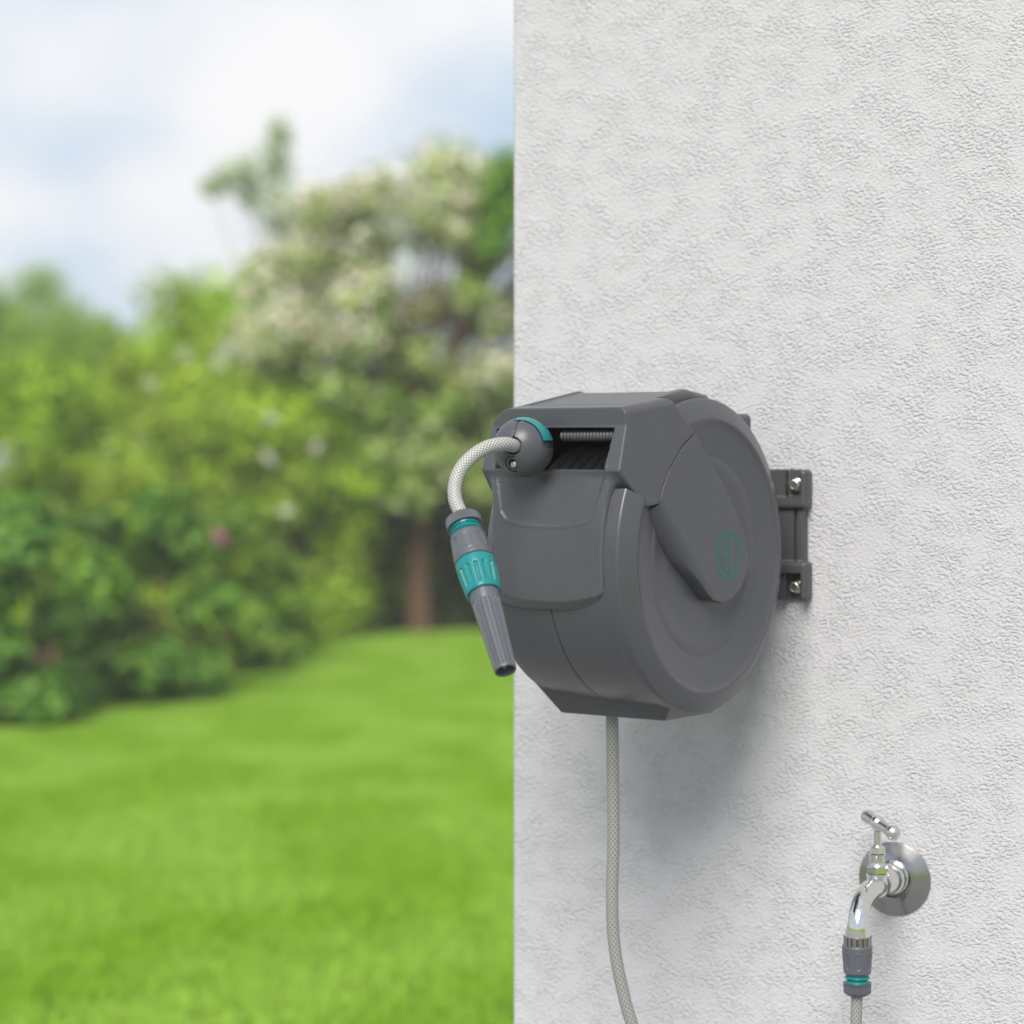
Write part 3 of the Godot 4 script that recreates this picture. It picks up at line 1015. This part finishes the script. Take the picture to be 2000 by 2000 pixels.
func build_reel() -> void:
	var xf := Transform3D(Basis(Vector3.UP, deg_to_rad(REEL_YAW)), REEL_AT)
	var o := thing("hose_reel", "large dark grey drum-shaped hose reel hung on the white wall", "hose reel", xf)
	part("front_housing", sculpt(hood_field, Vector3(-0.13, -0.1, -0.066), Vector3(0.13, 0.222, 0.212), 0.0027), M.plastic, o)
	# turned parts: the lathe's own axis (y) becomes the reel's axle (x); its x becomes the front (z), its z the height (y)
	var turn := Transform3D(Basis(Vector3(0, 0, 1), Vector3(1, 0, 0), Vector3(0, 1, 0)), Vector3.ZERO)
	var back := Transform3D(Basis(Vector3(0, 0, 1), Vector3(-1, 0, 0), Vector3(0, 1, 0)), Vector3.ZERO)
	var shell := [Vector2(0.189, 0.0004), Vector2(0.1932, 0.0004), Vector2(0.1945, 0.0016), Vector2(0.1955, 0.03), Vector2(0.198, 0.0885), Vector2(0.19, 0.0885), Vector2(0.188, 0.03), Vector2(0.189, 0.0004)]
	part("drum_shell", lathe_mesh(shell, 150, turn, deg_to_rad(98), deg_to_rad(351)), M.plastic, o)
	part("drum_shell", lathe_mesh([Vector2(0.189, 0.0004), Vector2(0.1932, 0.0004), Vector2(0.1945, 0.0016), Vector2(0.1925, 0.04), Vector2(0.189, 0.08), Vector2(0.183, 0.08), Vector2(0.187, 0.03), Vector2(0.189, 0.0004)], 150, back, deg_to_rad(98), deg_to_rad(351)), M.plastic, o)
	var rim := [Vector2(0.128, 0.1), Vector2(0.128, 0.1107), Vector2(0.150, 0.1143), Vector2(0.165, 0.1172), Vector2(0.1700, 0.1187), Vector2(0.1722, 0.1207), Vector2(0.1742, 0.1214), Vector2(0.1765, 0.1206), Vector2(0.1985, 0.1108), Vector2(0.2006, 0.1090), Vector2(0.2010, 0.1066), Vector2(0.1990, 0.0892), Vector2(0.185, 0.088), Vector2(0.128, 0.088)]
	part("side_rim", lathe_mesh(rim, 180, turn, deg_to_rad(60), deg_to_rad(386)), M.plastic, o)
	var dish := [Vector2(0, 0.086), Vector2(0.19, 0.086), Vector2(0.19, 0.088), Vector2(0.129, 0.0885), Vector2(0.1285, 0.1106), Vector2(0.1281, 0.1108), Vector2(0.112, 0.1078), Vector2(0.1, 0.106), Vector2(0.09, 0.1055), Vector2(0, 0.1055)]
	part("side_dish", lathe_mesh(dish, 128, turn), M.plastic, o)
	var far_side := [Vector2(0, 0.078), Vector2(0.184, 0.078), Vector2(0.187, 0.081), Vector2(0.187, 0.094), Vector2(0.184, 0.098), Vector2(0.165, 0.104), Vector2(0.16, 0.103), Vector2(0.1, 0.095), Vector2(0, 0.095)]
	part("side_dish", lathe_mesh(far_side, 128, back), M.plastic, o)
	var arm := part("side_cover", sculpt(arm_field, Vector3(0.098, -0.068, -0.094), Vector3(0.1315, 0.164, 0.152), 0.002), M.plastic, o)
	build_emblem(arm)
	# foot under the drum
	var foot := func(p: Vector3) -> float:
		var d2 := sd_poly(Vector2(p.x, p.y), PackedVector2Array([Vector2(-0.112, -0.168), Vector2(-0.082, -0.209), Vector2(0.078, -0.209), Vector2(0.108, -0.168)]))
		var front := p.z - (0.044 + (p.y + 0.209) * 0.5)
		return extruded(d2, maxf(front, -0.075 - p.z), 0.003)
	part("foot", sculpt(foot, Vector3(-0.118, -0.214, -0.08), Vector3(0.116, -0.162, 0.072), 0.0025), M.plastic, o)
	var bp := MB.new()
	round_box(bp, Vector3(0.128, 0.362, 0.05), 0.008, Transform3D(Basis(), Vector3(0, 0.003, -0.178)))
	part("back_plate", bp.mesh(), M.plastic, o)
	var hb := MB.new()
	round_box(hb, Vector3(0.07, 0.13, 0.026), 0.004, Transform3D(Basis(), Vector3(0, 0.003, -0.214)))
	part("hinge_block", hb.mesh(), M.plastic, o)
	# inside: core, coiled hose, guide roller
	part("spool_core", lathe_mesh([Vector2(0.125, -0.076), Vector2(0.125, 0.084)], 64, turn), M.plastic, o)
	for k in 9:
		var mb := MB.new()
		var pts := PackedVector3Array()
		for i in 97:
			var a := TAU * i / 96
			pts.append(Vector3(-0.068 + 0.0177 * (k + 0.5 * i / 96.0), sin(a) * 0.134, cos(a) * 0.134))
		tube(mb, pts, 0.0084, 14, 12.0, 0.0048, false)
		part("coiled_hose", mb.mesh(), M.braided_hose, o)
	var ro := MB.new()
	carved(ro, 0.004, 0.087, 160, 20, func(t: float, _a: float) -> float: return 0.0066 + 0.0005 * sin(t * TAU * 17.0), Transform3D(turn.basis, Vector3(0, 0.1525, 0.163)))
	lathe(ro, [Vector2(0, 0.003), Vector2(0.0066, 0.004)], 20, Transform3D(turn.basis, Vector3(0, 0.1525, 0.163)))
	part("guide_roller", ro.mesh(), M.roller_grey, o)


func build_emblem(arm: Node3D) -> void:
	# round teal emblem printed on the cover: a ring, an upright bar, two half rings and a short bar
	var xf := Transform3D(Basis(Vector3(0, 0, -1), Vector3(0, 1, 0), Vector3(1, 0, 0)), Vector3(0.1252, 0.0005, -0.0345))
	var z := 0.0003
	var ring := MB.new()
	ring_plate(ring, Vector2.ZERO, 0.0268, 0.0322, 0, TAU, 72, -0.001, z, xf)
	slab(ring, [Vector2(0.0015, -0.0275), Vector2(0.0072, -0.0270), Vector2(0.0072, 0.0270), Vector2(0.0015, 0.0275)], -0.001, z, xf)
	slab(ring, [Vector2(-0.0275, -0.0022), Vector2(-0.0215, -0.0022), Vector2(-0.0215, 0.0022), Vector2(-0.0275, 0.0022)], -0.001, z, xf)
	slab(ring, [Vector2(-0.0145, -0.0032), Vector2(-0.0005, -0.0032), Vector2(-0.0005, 0.0032), Vector2(-0.0145, 0.0032)], -0.001, z, xf)
	for r in [[0.0148, 0.0166], [0.0205, 0.0220]]:
		ring_plate(ring, Vector2.ZERO, r[0], r[1], PI * 0.5, PI * 1.5, 36, -0.001, z, xf)
	part("emblem", ring.mesh(), M.emblem_teal, arm)


# ---------------------------------------------------------------- hose end: ball, connector, nozzle
func frame_along(at: Vector3, y: Vector3, hint: Vector3) -> Transform3D:
	var x := (hint - y * hint.dot(y)).normalized()
	return Transform3D(Basis(x, y, x.cross(y)), at)


func obround(a: float, s: float, k: int, half_w: float, half_l: float) -> float:
	# distance to the nearest of k obround outlines round the axis, in metres (a already times radius)
	var w := fposmod(a + 0.5, 1.0) - 0.5
	var q := Vector2(w * k, s)
	return maxf(Vector2(q.x, maxf(absf(q.y) - half_l, 0.0)).length() - half_w, -1.0)


# collar nut, teal ring and grey body; the axis runs from the hose (t = 0) down -y
func connector(o: Node3D, xf: Transform3D) -> void:
	var nut := MB.new()
	lathe(nut, [Vector2(0.009, -0.001), Vector2(0.0135, -0.0003), Vector2(0.0165, 0.0)], 48, xf)
	carved(nut, -0.0165, 0.0, 26, 264, func(t: float, a: float) -> float:
		var s := 1.0 - t
		var r := 0.0165 + 0.0047 * smoothstep(0.0, 0.24, s) + 0.0005 * s
		if s > 0.9:
			return r + 0.0004
		return r - 0.0012 * smoothstep(-0.2, 0.5, sin(a * 38.0)) * smoothstep(0.02, 0.14, s), xf)
	lathe(nut, [Vector2(0.014, -0.0165), Vector2(0.0221, -0.0165)], 64, xf)
	part("collar_nut", nut.mesh(), M.fitting_plastic, o)
	part("seal_ring", lathe_mesh([Vector2(0.0155, -0.031), Vector2(0.0165, -0.0265), Vector2(0.0188, -0.0252), Vector2(0.0196, -0.0238), Vector2(0.0188, -0.0222), Vector2(0.0166, -0.0212), Vector2(0.0164, -0.0195), Vector2(0.0182, -0.0185), Vector2(0.0186, -0.0172), Vector2(0.0175, -0.016)], 64, xf), M.teal, o)
	var body := MB.new()
	carved(body, -0.0672, -0.0292, 70, 288, func(t: float, a: float) -> float:
		var s := 1.0 - t
		var r := 0.0203 + 0.0012 * smoothstep(0.0, 0.06, s) + 0.0021 * smoothstep(0.1, 0.95, s)
		r -= 0.0008 * smoothstep(0.97, 1.0, s)
		var k := 8
		var w := (fposmod(a / TAU * k, 1.0) - 0.5) * TAU / k * 0.0225
		var y := (s - 0.47) * 0.038
		var d := Vector2(w, maxf(absf(y) - 0.0062, 0.0)).length() - 0.0043
		return r - 0.0007 * smoothstep(0.0006, -0.0006, d) + 0.0004 * exp(-pow((d - 0.0008) / 0.0007, 2.0)), xf)
	lathe(body, [Vector2(0.0140, -0.0295), Vector2(0.0203, -0.0292)].duplicate(), 64, xf)
	lathe(body, [Vector2(0.0228, -0.0672), Vector2(0.0120, -0.0675)], 64, xf)
	part("connector_body", body.mesh(), M.fitting_plastic, o)


func build_leader() -> void:
	var xf := Transform3D(Basis(Vector3.UP, deg_to_rad(REEL_YAW)), REEL_AT)
	var o := thing("leader_hose", "short white braided hose curving out of the grey stopper ball on the reel", "hose", xf)
	var C := Vector3(-0.019, 0.138, 0.215)
	var ax := Vector3(0.26, 0.05, 0.96).normalized()
	var mb := MB.new()
	var end := Vector3(-0.0194, 0.0549, 0.3391)
	var dir := Vector3(0.5412, -0.7658, 0.3474).normalized()
	tube(mb, smooth_path([C, C + ax * 0.030, Vector3(-0.0120, 0.1420, 0.2655), Vector3(-0.0215, 0.1372, 0.2890), Vector3(-0.0320, 0.1235, 0.3085), Vector3(-0.0385, 0.1040, 0.3230), Vector3(-0.0355, 0.0790, 0.3325), end, end + dir * 0.02], 0.003), 0.0086, 30, 12.0, 0.0046)
	part("hose", mb.mesh(), M.braided_hose, o)
	build_ball(o, C, ax)
	var n := thing("spray_nozzle", "grey and teal spray nozzle with quick connector hanging on the short braided hose", "hose nozzle", xf)
	var nx := frame_along(end, -dir, Vector3(1, 0, 0))
	connector(n, nx)
	var grip := MB.new()
	carved(grip, -0.1142, -0.0676, 70, 280, func(t: float, a: float) -> float:
		var s := 1.0 - t
		var r := 0.0222 + 0.0016 * smoothstep(0.0, 0.04, s) - 0.0026 * smoothstep(0.15, 1.0, s) - 0.001 * smoothstep(0.96, 1.0, s)
		var k := 14
		var w := (fposmod(a / TAU * k, 1.0) - 0.5) * TAU / k * 0.023
		var y := (s - 0.57) * 0.0466
		var d := Vector2(w, maxf(absf(y) - 0.0115, 0.0)).length() - 0.0022
		return r - 0.0024 * smoothstep(0.0007, -0.0016, d), nx)
	lathe(grip, [Vector2(0.0202, -0.1142), Vector2(0.0172, -0.1138)], 64, nx)
	lathe(grip, [Vector2(0.016, -0.0674), Vector2(0.0222, -0.0676)], 64, nx)
	part("grip_ring", grip.mesh(), M.teal, n)
	var noz := MB.new()
	carved(noz, -0.2205, -0.112, 90, 264, func(t: float, a: float) -> float:
		var s := 1.0 - t
		var r := lerpf(0.0179, 0.0128, s)
		return r - 0.0019 * smoothstep(0.1, 0.75, sin(a * 18.0)) * smoothstep(0.13, 0.17, s) * smoothstep(1.0, 0.96, s), nx)
	lathe(noz, [Vector2(0.0, -0.2085), Vector2(0.0098, -0.2085), Vector2(0.0105, -0.2210), Vector2(0.0116, -0.2222), Vector2(0.0125, -0.2218), Vector2(0.0128, -0.2205)], 64, nx)
	part("nozzle_tip", noz.mesh(), M.fitting_plastic, n)
	part("mouth", lathe_mesh([Vector2(0, -0.2095), Vector2(0.0099, -0.2095)], 40, nx), M.fitting_plastic, n)
	part("outlet_pin", lathe_mesh([Vector2(0, -0.2175), Vector2(0.0022, -0.2175), Vector2(0.0028, -0.2168), Vector2(0.0028, -0.209), Vector2(0, -0.209)], 24, nx), M.teal, n)


func build_ball(o: Node3D, C: Vector3, ax: Vector3) -> void:
	var R := 0.0371
	# ball axes: y along the hose, x to the right, z upward
	var xa := (Vector3.RIGHT - ax * ax.x).normalized()
	var za := xa.cross(ax)
	if za.y < 0.0:
		za = -za
	var field := func(p: Vector3) -> float:
		var q := p - C
		var l := Vector3(q.dot(xa), q.dot(ax), q.dot(za))
		var d := q.length() - R
		# hose hole
		d = maxf(d, -(maxf(Vector2(l.x, l.z).length() - 0.0104, 0.022 - l.y)))
		# split line, straight above the hole and stepping left below it
		var line := absf(l.x) - 0.0008
		if l.z < -0.012:
			line = absf(Vector2(l.x + 0.003, l.z + 0.0215).length() - 0.0088) - 0.0007
			if l.x > 0.001:
				line = 1.0
		elif l.z < 0.0:
			line = 1.0
		d = maxf(d, -maxf(line, -(d + 0.0016)))
		# seat of the screw
		d = maxf(d, -(maxf(Vector2(l.x + 0.0025, l.z + 0.0215).length() - 0.0055, 0.0235 - l.y)))
		# slot that takes the teal clip, upper right
		var a := atan2(l.z, l.x)
		var band := maxf(absf(l.y) - 0.0182, maxf(-0.02 - a, a - 1.78))
		d = maxf(d, -maxf(band, -(d + 0.0035)))
		return d
	var ball := part("stopper_ball", sculpt(field, C - Vector3.ONE * 0.041, C + Vector3.ONE * 0.041, 0.00125), M.ball_plastic, o)
	var fx := Transform3D(Basis(xa, ax, za), C)
	var prof := []
	for i in 9:
		var y := -0.0175 + 0.0350 * i / 8.0
		prof.append(Vector2(sqrt(pow(R + 0.0002, 2.0) - y * y), y))
	part("clip", lathe_mesh(prof, 60, fx, 0.24, 1.76), M.teal, ball)
	var sx := frame_along(C + xa * -0.0025 + za * -0.0215 + ax * 0.0238, ax, Vector3.RIGHT)
	var sc := MB.new()
	lathe(sc, [Vector2(0.0046, 0), Vector2(0.0046, 0.002), Vector2(0.0040, 0.0029), Vector2(0.0022, 0.0035), Vector2(0, 0.0036)], 28, sx)
	part("screw", sc.mesh(), M.steel, ball)


# ---------------------------------------------------------------- tap
func build_tap() -> void:
	var o := thing("water_tap", "chrome garden tap with T handle and round wall plate, low on the wall", "tap", Transform3D(Basis(), TAP_AT))
	var out := Transform3D(Basis(Vector3(1, 0, 0), Vector3(0, 0, 1), Vector3(0, -1, 0)), Vector3.ZERO)
	part("wall_plate", lathe_mesh([Vector2(0.0495, 0.0), Vector2(0.0500, 0.0012), Vector2(0.0496, 0.0022), Vector2(0.047, 0.0032), Vector2(0.036, 0.0066), Vector2(0.0265, 0.0105), Vector2(0.0245, 0.0105), Vector2(0.0242, 0.004)], 96, out), M.rosette_steel, o)
	var inlet := MB.new()
	var io := Transform3D(out.basis, Vector3(0, 0.004, 0))
	lathe(inlet, [Vector2(0.0225, 0.004), Vector2(0.0228, 0.0135), Vector2(0.0222, 0.0150), Vector2(0.0212, 0.0156), Vector2(0.0208, 0.0175), Vector2(0.0214, 0.0182), Vector2(0.0214, 0.026), Vector2(0.0206, 0.029), Vector2(0.0192, 0.0305), Vector2(0.0192, 0.035), Vector2(0.0185, 0.043), Vector2(0.0165, 0.051), Vector2(0.0138, 0.058), Vector2(0.0130, 0.066), Vector2(0.0130, 0.08)], 64, io)
	part("inlet", inlet.mesh(), M.chrome, o)
	var up := Transform3D(Basis(), Vector3(0, 0, 0.08))
	var body := MB.new()
	lathe(body, [Vector2(0.0, -0.012), Vector2(0.008, -0.0105), Vector2(0.0125, -0.006), Vector2(0.0140, 0.001), Vector2(0.0142, 0.0165), Vector2(0.0148, 0.0172), Vector2(0.0148, 0.0186), Vector2(0.0140, 0.0192), Vector2(0.0140, 0.0206), Vector2(0, 0.0206)], 56, up)
	part("valve_body", body.mesh(), M.chrome, o)
	var collar := MB.new()
	prism(collar, 6, 0.0152, 0.0204, 0.0298, up, 0.001, 0.35)
	part("collar", collar.mesh(), M.chrome, o)
	part("bonnet", lathe_mesh([Vector2(0.0116, 0.0296), Vector2(0.0120, 0.0305), Vector2(0.0112, 0.0325), Vector2(0.0108, 0.0335), Vector2(0.0108, 0.0435), Vector2(0.0116, 0.0445), Vector2(0.0116, 0.0462), Vector2(0.008, 0.0465)], 48, up), M.satin_chrome, o)
	var gland := MB.new()
	prism(gland, 6, 0.0110, 0.0462, 0.0560, up, 0.001, 0.1)
	part("gland_nut", gland.mesh(), M.chrome, o)
	part("stem", lathe_mesh([Vector2(0.0066, 0.0556), Vector2(0.0058, 0.0575), Vector2(0.0049, 0.0582), Vector2(0.0049, 0.0755), Vector2(0.0030, 0.0768), Vector2(0.0030, 0.081)], 32, up), M.satin_chrome, o)
	# T handle: a ball on the stem, a bar through it with one plain and one ball end
	var hc := Vector3(0.0, 0.0870, 0.08)
	var h := thing_part("handle", o)
	part("hub", lathe_mesh(arc_profile(0.0105), 40, Transform3D(Basis(), hc)), M.chrome, h)
	var a := deg_to_rad(YAW)
	var right := Vector3(cos(a), 0, -sin(a))
	var near := Vector3(sin(a), 0, cos(a))
	var bar := (right * 0.40 + near * 0.86 + Vector3(0, -0.20, 0)).normalized()
	var bx := frame_along(hc, bar, Vector3.UP)
	part("bar", lathe_mesh([Vector2(0, -0.031), Vector2(0.0045, -0.0304), Vector2(0.0075, -0.0286), Vector2(0.0090, -0.0258), Vector2(0.0092, -0.022), Vector2(0.0078, -0.008), Vector2(0.0072, 0.0), Vector2(0.0068, 0.031)], 36, bx), M.satin_chrome, h)
	part("knob", lathe_mesh(arc_profile(0.0102), 40, Transform3D(bx.basis, hc + bar * 0.036)), M.satin_chrome, h)
	var sp := MB.new()
	tube(sp, smooth_path([Vector3(0, 0.003, 0.074), Vector3(0, 0.004, 0.094), Vector3(-0.001, 0.0025, 0.116), Vector3(-0.002, -0.005, 0.139), Vector3(-0.0012, -0.0185, 0.157), Vector3(-0.0005, -0.0335, 0.1645), Vector3(-0.0005, -0.0475, 0.165)], 0.002), func(t: float) -> float: return 0.0140 - 0.0012 * smoothstep(0.0, 0.75, t) + 0.0040 * smoothstep(0.86, 1.0, t), 40, 1.0, 1.0)
	part("spout", sp.mesh(), M.chrome, o)
	var tr := MB.new()
	var tx := Transform3D(Basis(), Vector3(-0.0006, 0, 0.165))
	carved(tr, -0.0600, -0.0465, 24, 288, func(t: float, q: float) -> float:
		return 0.0183 - 0.0022 * smoothstep(0.5, 0.8, sin(q * 16.0)) * smoothstep(0.0, 0.15, t), tx)
	lathe(tr, [Vector2(0.0181, -0.0465), Vector2(0.0160, -0.0462), Vector2(0.0120, -0.0470)], 48, tx)
	part("thread_ring", tr.mesh(), M.rosette_steel, o)
	# the quick connector that is pushed on the tap
	var c := thing("tap_connector", "grey quick connector with teal ring pushed on the tap's spout", "hose connector", Transform3D(Basis(), TAP_AT))
	connector(c, Transform3D(Basis(Vector3(0.83, 0, 0), Vector3(0, -0.95, 0), Vector3(0, 0, 0.83)), Vector3(-0.0010, -0.1223, 0.165)))


func thing_part(called: String, parent: Node3D) -> Node3D:
	var o := Node3D.new()
	o.name = called
	parent.add_child(o, true)
	return o


func arc_profile(r: float) -> Array:
	var p := []
	for i in 19:
		var a := -PI / 2 + PI * i / 18.0
		p.append(Vector2(maxf(cos(a) * r, 0.0), sin(a) * r))
	return p


func build_lower_hoses() -> void:
	var xf := Transform3D(Basis(Vector3.UP, deg_to_rad(REEL_YAW)), REEL_AT)
	var pts := []
	for p in [Vector3(-0.021, -0.19, 0.0153), Vector3(-0.0205, -0.2093, 0.0153), Vector3(-0.02, -0.2793, 0.0145), Vector3(-0.0192, -0.3793, 0.0141), Vector3(-0.0205, -0.446, 0.0153), Vector3(-0.0178, -0.5127, 0.0133), Vector3(-0.0076, -0.5793, 0.0055), Vector3(0.0020, -0.6193, -0.0012), Vector3(0.03, -0.73, -0.02), Vector3(0.06, -0.95, -0.03), Vector3(0.08, -1.25, -0.02), Vector3(0.14, -1.435, 0.02), Vector3(0.4, -1.452, 0.12), Vector3(0.9, -1.452, 0.1)]:
		pts.append(xf * (p as Vector3))
	var mb := MB.new()
	tube(mb, smooth_path(pts, 0.005), 0.0081, 28, 9.0, 0.0072)
	tag(part("supply_hose", mb.mesh(), M.clear_braided_hose), "long pale braided hose hanging from under the reel's foot", "hose")
	var mc := MB.new()
	tube(mc, smooth_path([TAP_AT + Vector3(-0.001, -0.112, 0.165), Vector3(0.5735, 0.885, 0.165), Vector3(0.5725, 0.855, 0.165), Vector3(0.571, 0.75, 0.166), Vector3(0.58, 0.4, 0.18), Vector3(0.62, 0.06, 0.23), Vector3(0.8, 0.01, 0.33), Vector3(1.3, 0.01, 0.4)], 0.005), 0.0075, 28, 9.0, 0.0066)
	tag(part("tap_hose", mc.mesh(), M.clear_braided_hose), "pale braided hose leading down from the connector under the tap", "hose")
